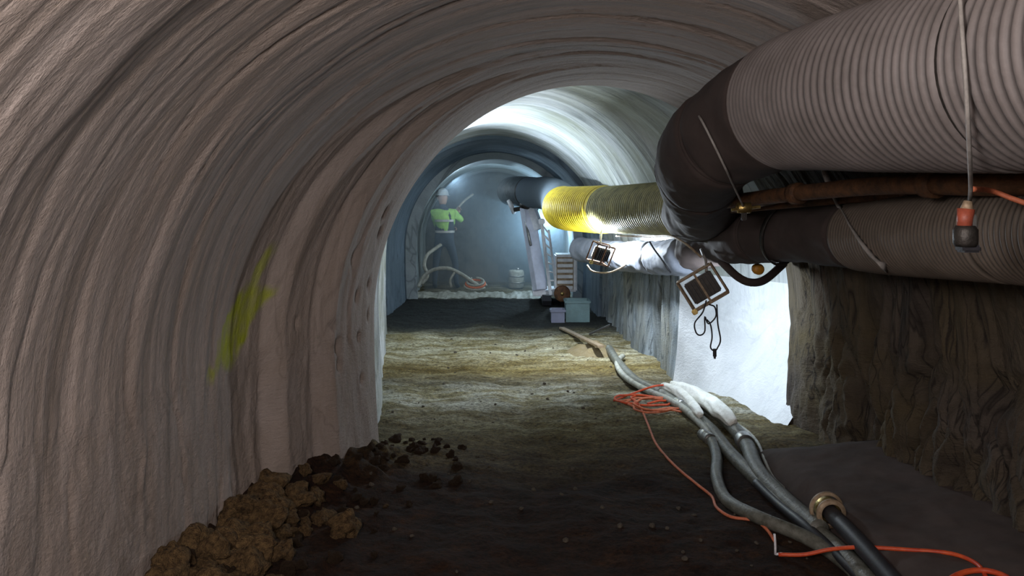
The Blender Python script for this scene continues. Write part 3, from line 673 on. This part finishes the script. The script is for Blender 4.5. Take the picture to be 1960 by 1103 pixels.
# orange cable tangle
hose('orange cable running from the tangle down across the dark clay to a white clip', [(1185, 768), (1215, 766), (1228, 785), (1240, 812), (1256, 850), (1290, 890), (1335, 928), (1362, 950), (1372, 972), (1400, 990), (1440, 996), (1466, 1012), (1483, 1036)], .0085, M_coral, name='cable', cat='cable', seg=8)
rnd = random.Random(5)
cc = ong(1238, 776, .01)
for k in range(5):
    pp = []
    a0 = rnd.uniform(0, 6); rx = rnd.uniform(.16, .27); ry_ = rnd.uniform(.10, .2)
    ox, oy = rnd.uniform(-.05, .12), rnd.uniform(-.15, .15)
    for j in range(15):
        a = a0+j*.42; X, Y_ = cc.x+ox+rx*math.cos(a)*(1+.15*rnd.uniform(-1, 1)), cc.y+oy+ry_*math.sin(a)*(1+.2*rnd.uniform(-1, 1))
        pp.append(tuple(onf((X, Y_), .01+.006*k)))
    tag(tube('cable_loop', pp, .009, M_orange if k % 2 else M_coral, None, 8, .02), 'coil of the tangled orange cable lying on the lit floor', 'cable', 'orange cable coils on the lit floor')
hose('orange cable stretch crossing over the hoses at the head of the wrap', [(1175, 767), (1215, 752, .03), (1250, 740, .09), (1275, 737, .09)], .009, M_orange, name='cable', cat='cable', seg=8)
hose('bright red cable bowed across the hoses at the bottom of the picture', [(1490, 1062), (1540, 1062, .03), (1590, 1052, .08), (1650, 1048, .09), (1740, 1053, .0), (1820, 1060), (1870, 1080), (1890, 1110)], .0095, M_orange, name='cable', cat='cable', seg=10)
hose('red cable arching up out of the bottom right corner', [(1790, 1130), (1835, 1100), (1880, 1092), (1925, 1104), (1950, 1130)], .012, M_orange, name='cable', cat='cable', seg=10, lift=.01)
a = ong(1484, 1062, .0)
tag(MB().tube([a+Vector((0, 0, .0)), a+Vector((0, 0, .05)), a+Vector((-.004, 0, .10))], .006).tube([a, a+Vector((.02, -.01, .01)), a+Vector((.05, -.02, .01))], .006).build('cable_clip', M_whitem, None, True), 'small white peg standing where the orange cables meet', 'peg')
# flanged pipe
fp = ong(1583, 975, .07, .03)
t = thing('flanged_pipe', 'dark pipe with a brass flanged mouth lying on the footing beside the hoses', 'pipe', fp)
far = ong(1760, 1170, .05)-fp; dr = far.normalized(); Mx = Vector((0, 0, 1)).rotation_difference(-dr).to_matrix().to_4x4()
MB().lathe([(.072, .0), (.086, .0), (.088, .004), (.088, .016), (.084, .02), (.072, .02), (.072, .0)], Mx, 32).build('flange', M_tan, t, True)
MB().lathe([(.030, -.03), (.056, -.03), (.060, -.02), (.060, .045), (.050, .055), (.036, .055), (.030, .04), (.030, -.03)], Mx, 28).build('brass_collar', M_brass, t, True)
MB().lathe([(.052, -.06), (.074, -.06), (.076, -.05), (.076, -.042), (.052, -.04), (.052, -.06)], Mx, 32).build('flange', M_tan, t, True)
tube('pipe_body', [tuple(dr*.02), tuple(far*.5+Vector((0, 0, .01))), tuple(far)], .042, M_black, t, 18, .05)
MB().lathe([(0, .042), (.031, .042), (.031, .035)], Mx, 20).build('bore', M_black, t)

# ------------------------------------------------------------------ dirt clods, stones
def rock_mesh(seed, sub=2, rough=.35):
    bm = bmesh.new(); bmesh.ops.create_icosphere(bm, subdivisions=sub, radius=1)
    co = np.array([v.co[:] for v in bm.verts]); k = 1+rough*noise(co[:, 0]*1.3+seed*7, co[:, 1]*1.3, co[:, 2]*1.3)+.18*noise(co[:, 0]*3.5+seed, co[:, 1]*3.5, co[:, 2]*3.5)
    for v, kk in zip(bm.verts, k): v.co = v.co*float(kk)
    me = bpy.data.meshes.new('rock'); bm.to_mesh(me); bm.free(); return me
rm_o = [rock_mesh(i, 3, .6) for i in range(4)]; rm_d = [rock_mesh(10+i, 3, .6) for i in range(4)]; rm_g = [rock_mesh(20+i, 2) for i in range(4)]
for m_, ms in ((M_ochre, rm_o), (M_dirt, rm_d)):
    for me in ms: me.materials.append(m_); me.polygons.foreach_set('use_smooth', [True]*len(me.polygons))
M_stone = mat('grey_stone', (.13, .115, .09), .95, var=.4, scale=3, bump=.5, col2=(.05, .04, .03), spec=.2)
for me in rm_g: me.materials.append(M_stone)
def rock(me, X, Y, s, name, label, cat, group, sink=.35):
    o = bpy.data.objects.new(name, me); C.objects.link(o)
    o.location = (X, Y, max(float(hfun(X, Y)), hb(X, Y))+s*(.6-sink)); o.scale = (s*rnd.uniform(.8, 1.35), s*rnd.uniform(.8, 1.2), s*rnd.uniform(.6, .95))
    o.rotation_euler = (rnd.uniform(-.5, .5), rnd.uniform(-.5, .5), rnd.uniform(0, 6))
    return tag(o, label, cat, group)
for k in range(130):
    Y_ = rnd.uniform(3.15, 4.55); L_ = float(np.interp(Y_, tLx, tLv)); X = L_+.08+abs(rnd.gauss(0, .22))
    rock(rnd.choice(rm_o), X, Y_, rnd.choice((.02, .03, .04, .06, .075))*rnd.uniform(.8, 1.2), 'clay_lump', 'ochre clay lump heaped along the foot of the left wall', 'clod', 'ochre lumps at the left wall foot')
for k in range(110):
    Y_ = rnd.uniform(3.3, 5.7); L_ = float(np.interp(Y_, tLx, tLv)); X = L_+.10+abs(rnd.gauss(0, .26))
    rock(rnd.choice(rm_d), X, Y_, rnd.uniform(.012, .036), 'dirt_clod', 'dark brown dirt clod at the left edge of the trodden floor', 'clod', 'dark clods beside the left wall')
for k in range(60):
    Y_ = rnd.uniform(5.4, 11); X = rnd.uniform(-1.0, 1.1)
    rock(rnd.choice(rm_g), X, Y_, rnd.uniform(.006, .016), 'stone', 'small grey stone on the lit muddy floor beyond the first arch', 'stone', 'small stones on the lit floor')
for k in range(60):
    Y_ = rnd.uniform(3.4, 5.4); X = rnd.uniform(-.9, 1.5)
    rock(rnd.choice(rm_g), X, Y_, rnd.uniform(.006, .016), 'stone', 'small stone on the dark near clay floor', 'stone', 'small stones on the near floor')
# sandy heap and planks by the right wall
hx, hy = np.meshgrid(np.linspace(-1, 1, 40), np.linspace(-1, 1, 40)); ctr = G(1135, 672)
hz = .09*np.clip(1-(hx**2+hy**2), 0, 1)*(1+.6*noise(hx*3, hy*3, 80))-.03
tag(link('sand_heap', grid_mesh(np.stack([ctr.x+hx*.34, ctr.y+hy*.5, hz+hfun(ctr.x+hx*.34, ctr.y+hy*.5)], -1), None, 'heap', flip=True), mat('sand', (.26, .21, .13), .95, var=.4, scale=14, bump=1, col2=(.2, .15, .07))), 'low heap of tan sand at the foot of the streaky right wall', 'sand')
def plank(label, a, b, w_, h_, m):
    a, b = Vector(a), Vector(b); d = b-a; rot = d.to_track_quat('X', 'Z').to_matrix()
    tag(MB().box((a+b)/2, (d.length, w_, h_), rot, .004).build('plank', m), label, 'plank')
plank('pale plank leaning across the debris beside the sand heap', ong(1075, 628, .02), ong(1150, 664, .03, .10), .07, .025, M_tan)
plank('dark plank standing crosswise behind the pale plank', ong(1128, 640, .02), ong(1168, 622, .03, .12), .05, .02, M_darkmet)

# ------------------------------------------------------------------ far equipment
# teal crate and lavender box
def crate(label, px0, px1, py1, hh, m, dd=.3, name='crate', cat='crate'):
    a = ong(px0, py1, 0); bX = (px1-CX)*a.y/F; w_ = bX-a.x
    t = thing(name, label, cat, ((a.x+bX)/2, a.y+dd/2, a.z))
    b = MB(); th_ = .012
    b.box((0, -dd/2, hh/2), (w_, th_, hh)).box((0, dd/2, hh/2), (w_, th_, hh)).box((-w_/2, 0, hh/2), (th_, dd, hh)).box((w_/2, 0, hh/2), (th_, dd, hh)).box((0, 0, th_), (w_, dd, th_))
    b.build('tub', m, t)
    MB().box((0, -dd/2-.012, hh-.02), (w_+.03, .022, .03), bev=.004).box((0, dd/2+.012, hh-.02), (w_+.03, .022, .03), bev=.004).box((-w_/2-.012, 0, hh-.02), (.022, dd, .03), bev=.004).box((w_/2+.012, 0, hh-.02), (.022, dd, .03), bev=.004).build('rim', m, t)
    return t
crate('teal crate on the floor in front of the white machine', 1084, 1128, 617, .30, M_teal)
crate('small lavender box on the floor left of the teal crate', 1056, 1080, 618, .18, M_lav2, .2, 'box', 'box')
# spraying machine with boom
bs = P(1070, 572, 12.2); gz = float(hfun(bs.x, 12.4))
t = thing('spraying_machine', 'white tracked spraying machine with a raised pale boom inside the second arch', 'machine', (bs.x, 12.4, gz))
o_ = Vector((bs.x, 12.4, gz))
LP = lambda px, py, Y: P(px, py, Y)-o_
c = (LP(1063, 487, 12.15)+LP(1105, 560, 12.15))/2
body = MB().box(c+Vector((0, .22, 0)), (.34, .42, .58), bev=.02).build('body', M_whitem, t)
for k in range(6):
    MB().box(c+Vector((-.02, -.008, -.22+k*.085)), (.24, .02, .05), bev=.004).build('grille_slat', M_whitem, body)
MB().box(c+Vector((-.02, .006, 0)), (.26, .01, .5)).build('grille_recess', M_tan, body)
wc = LP(1076, 562, 11.95)
wheel = MB().lathe([(0, -.03), (.03, -.03), (.03, -.04), (.07, -.04), (.11, -.035), (.125, -.02), (.125, .02), (.11, .035), (0, .035)], Matrix.Translation(wc) @ Matrix.Rotation(PI/2, 4, 'X'), 28).build('wheel', M_rust, t, True)
MB().cyl(wc+Vector((0, -.055, 0)), wc+Vector((0, .1, 0)), .028, 14).build('hub', M_brass, wheel, True)
for sx in (-.18, .12):
    b = MB()
    pr = [(-.35, .04), (-.42, .12), (-.35, .20), (.35, .20), (.42, .12), (.35, .04)]
    vs = [(sx+d, y_+.35, z_-.02) for d in (-.07, .07) for (y_, z_) in pr]
    fs = [[0, 1, 2, 3, 4, 5][::-1], [6, 7, 8, 9, 10, 11]]+[[i, (i+1) % 6, 6+(i+1) % 6, 6+i] for i in range(6)]
    b.add(vs, fs).build('track', M_black, t)
MB().box((-.12, .4, .20), (.56, .6, .10), bev=.02).build('chassis', M_whitem, t)
def bar(a, b_, wx, wy, mb=None, bev=.008):
    a, b_ = Vector(a), Vector(b_); d = b_-a; rot = d.to_track_quat('Z', 'Y').to_matrix()
    return (mb or MB()).box((a+b_)/2, (wx, wy, d.length), rot, bev)
bar(LP(1034, 556, 12.5), LP(1008, 396, 12.9), .19, .16).build('boom', M_lav, t)
bar(LP(1030, 440, 12.75), LP(1012, 392, 12.85), .11, .19).build('boom_sleeve', M_whitem, t)
MB().cyl(LP(1000, 392, 12.7), LP(1026, 398, 13.0), .06, 16).build('boom_joint', M_darkmet, t, True)
bar(LP(1012, 396, 12.9), LP(984, 402, 13.0), .07, .07).build('boom_head', M_darkmet, t)
MB().cyl(LP(984, 408, 13.0), LP(975, 384, 13.1), .035, 12, .05).build('spray_nozzle', M_whitem, t, True)
MB().tube([LP(975, 372, 13.2), LP(985, 385, 13.1), LP(1000, 392, 12.95), LP(1015, 400, 12.8)], .022).build('nozzle_hose', M_strap, t, True)
MB().cyl(LP(1016, 470, 12.55), LP(1003, 408, 12.85), .022, 10).build('hydraulic_ram', M_steel, t, True)
# ladder-like guard right of the boom
a0, a1 = LP(1036, 422, 12.4), LP(1054, 565, 12.2); b0, b1 = LP(1050, 440, 12.35), LP(1066, 560, 12.15)
bar(a0, a1, .05, .04).build('mast_rail', M_whitem, t); bar(b0, b1, .035, .03).build('mast_rail', M_whitem, t)
for k in range(8):
    u_ = (k+.5)/8; MB().cyl(a0.lerp(a1, u_), b0.lerp(b1, u_), .013, 8).build('mast_rung', M_whitem, t, True)
MB().box(LP(1037, 424, 12.4), (.10, .08, .09), bev=.015).build('mast_head', M_whitem, t)
# barrel
bp = ong(988, 552, 0)
t = thing('barrel', 'round pale barrel standing left of the boom foot', 'barrel', (bp.x, 14.6, float(hfun(bp.x, 14.6))))
MB().lathe([(0, 0), (.13, 0), (.145, .02), (.15, .16), (.145, .30), (.13, .33), (.10, .335), (0, .335)], seg=28).build('drum', M_hosel, t, True)
MB().lathe([(.145, .1), (.158, .105), (.158, .115), (.145, .12)], seg=28).build('hoop', M_steel, t, True)
MB().lathe([(.148, .215), (.158, .22), (.158, .23), (.146, .235)], seg=28).build('hoop', M_steel, t, True)
MB().cyl((.03, 0, .33), (.03, 0, .37), .03, 12).build('bung', M_steel, t, True)
# sill lit at chamber mouth: rough broken concrete lip
ly = np.linspace(0, 1, 12)[:, None]; lx = np.linspace(-1.62, .55, 130)[None, :]
Lz = .10*np.sin(PI*np.clip(ly, 0, 1))*(1+.5*noise(lx*5, ly*2, 90))+.02*noise(lx*16, ly*5, 91)-.02
LV = np.stack([lx+0*ly, 13.05+ly*.55+.04*noise(lx*3, 0, 92)+0*lx, Lz+.03], -1)
tag(link('trim_5', grid_mesh(LV, None, 'lip'), M_hosel), kind='structure')

# ------------------------------------------------------------------ worker
WX, WY = -1.24, 14.3; wz = float(hfun(WX, WY))
pw = bpy.data.objects.new('person', None); C.objects.link(pw); pw.location = (WX, WY, wz)
tag(pw, 'person in a bright green jacket and pale helmet aiming a lance in the far chamber', 'person')
def skin_obj(name, joints, edges, m, parent, sub=2, root=0):
    me = mesh_from([j[:3] for j in joints], [], name)
    me = bpy.data.meshes.new(name); me.from_pydata([j[:3] for j in joints], edges, []); me.update()
    o = bpy.data.objects.new(name, me); C.objects.link(o); o.parent = parent
    md = o.modifiers.new('s', 'SKIN'); md.use_smooth_shade = True
    sv = me.skin_vertices[0].data
    for i, j in enumerate(joints): sv[i].radius = (j[3], j[4] if len(j) > 4 else j[3]); sv[i].use_root = (i == root)
    ms = o.modifiers.new('d', 'SUBSURF'); ms.levels = sub; ms.render_levels = sub
    me.materials.append(m); return o
J = [(0, 0, .92, .15, .12), (.02, .02, 1.12, .14, .11), (.0, .03, 1.36, .17, .12), (-.02, .03, 1.48, .07), (-.03, .03, 1.56, .055),
     (-.10, 0, .86, .095), (-.15, .02, .48, .065), (-.17, -.03, .10, .045), (-.17, .10, .04, .045), (-.17, .2, .03, .035),
     (.10, .0, .86, .095), (.20, .10, .48, .065), (.22, .02, .10, .045), (.24, .15, .04, .045), (.25, .25, .03, .035),
     (-.19, .03, 1.40, .06), (-.14, .14, 1.14, .045), (.08, .26, 1.10, .035),
     (.17, .03, 1.40, .06), (.30, .12, 1.24, .045), (.24, .28, 1.38, .035)]
E = [(0, 1), (1, 2), (2, 3), (3, 4), (0, 5), (5, 6), (6, 7), (7, 8), (8, 9), (0, 10), (10, 11), (11, 12), (12, 13), (13, 14), (2, 15), (15, 16), (16, 17), (2, 18), (18, 19), (19, 20)]
skin_obj('body', J, E, M_cloth, pw)
JJ = [(0, .0, .95, .165, .135), (.02, .02, 1.12, .155, .125), (.0, .03, 1.36, .185, .135), (-.02, .03, 1.47, .085),
      (-.20, .03, 1.40, .075), (-.14, .14, 1.14, .06), (.0, .22, 1.11, .05), (.18, .03, 1.40, .075), (.31, .12, 1.24, .06), (.26, .23, 1.33, .05)]
tag(skin_obj('jacket', JJ, [(0, 1), (1, 2), (2, 3), (2, 4), (4, 5), (5, 6), (2, 7), (7, 8), (8, 9)], M_green, pw), 'bright green jacket')
for zz in (1.05, 1.25):
    v, f = sweep(np.array([(.01, .02, zz-.02), (.01, .02, zz+.02)]), .19, 24, False); link('reflective_band', mesh_from([(x*.97, (y-.02)*.80+.02, z) for x, y, z in v], f), M_helm, pw)
hd = MB(); hd.lathe([(0, -.13), (.05, -.125), (.07, -.09), (.082, -.02), (.085, .03), (.07, .09), (.03, .12), (0, .125)], Matrix.Translation((-.03, .05, 1.66)) @ Matrix.Rotation(.15, 4, 'X'), 20)
hd.build('head', M_skin, pw, True)
MB().add(*[(lambda q: q)(x) for x in ([(-.045, .13, 1.64), (-.015, .13, 1.64), (-.03, .165, 1.63), (-.03, .13, 1.69)], [[0, 1, 2], [0, 2, 3], [1, 3, 2], [0, 3, 1]])]).build('nose', M_skin, pw)
for sx in (-.06, .0): MB().box((sx, .133, 1.68), (.022, .012, .012), bev=.003).build('eye', M_black, pw)
for sx in (-.115, .055): MB().box((sx, .05, 1.66), (.014, .035, .06), bev=.005).build('ear', M_skin, pw)
MB().box((-.03, .132, 1.60), (.045, .01, .01)).build('mouth', M_rust, pw)
MB().lathe([(0, .13), (.05, .12), (.09, .085), (.108, .03), (.112, -.0), (.135, -.01), (.135, -.018), (.10, -.012), (.09, .0)], Matrix.Translation((-.03, .05, 1.715)) @ Matrix.Rotation(-.1, 4, 'X'), 24).build('helmet', M_helm, pw, True)
def hand(base, d, upv, side):
    base, d, upv = Vector(base), Vector(d).normalized(), Vector(upv).normalized(); sd = d.cross(upv).normalized()*side
    b = MB(); rot = d.to_track_quat('Y', 'Z').to_matrix()
    b.box(base+d*.045, (.075, .09, .03), rot, .012)
    for k, L_ in enumerate((.065, .075, .07, .055)):
        s0 = base+d*.088+sd*(-.028+.019*k)
        b.tube([s0, s0+d*L_*.45-upv*.012, s0+d*L_*.6-upv*.04, s0+d*L_*.3-upv*.055], .0085, 6, .01)
    s0 = base+d*.02-sd*.035; b.tube([s0, s0+d*.03-sd*.025-upv*.01, s0+d*.055-sd*.02-upv*.035], .010, 6, .01)
    b.build('hand', M_skin, pw, True)
hand((.08, .26, 1.10), (.9, .35, .1), (-.1, .1, 1), 1); hand((.24, .28, 1.38), (.0, .6, .8), (-.6, .5, .2), -1)
# lance and hoses
tag(tube('spray_lance', [P(852, 446, 14.62), P(862, 418, 14.60), P(885, 388, 14.7), P(905, 372, 14.9)], .024, M_hosel, None, 10), 'pale lance held up by the person in green', 'lance')
tag(tube('supply_hose', [P(852, 446, 14.62), P(850, 462, 14.4), P(836, 474, 14.1), P(818, 488, 13.9), P(812, 508, 13.8), P(818, 528, 13.75), P(806, 545, 13.7)], .032, M_hosel, None, 12), 'pale hose curling down from the lance behind the person in green', 'hose')
tag(tube('supply_hose', [P(800, 550, 13.55), P(812, 528, 13.6), P(832, 516, 13.6), P(858, 514, 13.6), P(885, 526, 13.6), P(905, 540, 13.6), P(925, 552, 13.6)], .032, M_hosel, None, 12), 'pale hose arching over the chamber floor in the widest bow', 'hose')
tag(tube('supply_hose', [P(864, 550, 13.55), P(862, 536, 13.55), P(870, 522, 13.58)], .022, M_hosel, None, 10), 'short upright hose end under the arching hose', 'hose')
t = thing('hose_coil', 'pale and orange hose coil lying at the end of the arching hose', 'hose', P(910, 545, 13.6))
for k in range(3):
    ptsc = [(.19*math.cos(a)*(1-.12*k), .10*math.sin(a)*.6, .06*math.sin(a)+.035*k-.02) for a in np.linspace(k, k+5.8, 20)]
    tube('coil_turn', ptsc, .02, M_coral if k == 1 else M_hosel, t, 8, .03)

# haze hanging in the far chamber
m = bpy.data.materials.new('haze'); m.use_nodes = True; N = m.node_tree.nodes; N.clear()
vo = N.new('ShaderNodeVolumeScatter'); vo.inputs['Color'].default_value = (.55, .76, .95, 1); vo.inputs['Density'].default_value = .42; vo.inputs['Anisotropy'].default_value = .1
ou = N.new('ShaderNodeOutputMaterial'); m.node_tree.links.new(vo.outputs[0], ou.inputs['Volume'])
pc = np.array([-.32, 0, 1.05]); A_ = V3[2].copy(); B_ = V3[-8].copy()
hv = []
for Q, yq in ((A_, 13.12), (B_, 15.35)):
    Q = Q[::4]; Q = pc+(Q-pc)*np.array([.93, 0, .93]); Q[:, 1] = yq; Q[:, 2] = np.maximum(Q[:, 2], .07); hv.append(Q)
k = len(hv[0]); hf = [list(range(k))[::-1], list(range(k, 2*k))]+[[i, (i+1) % k, k+(i+1) % k, k+i] for i in range(k)]
hz_ = link('haze', mesh_from(np.concatenate(hv), hf, 'haze'), m, None, False)
tag(hz_, 'blue dusty haze filling the far chamber', 'haze', kind='stuff')
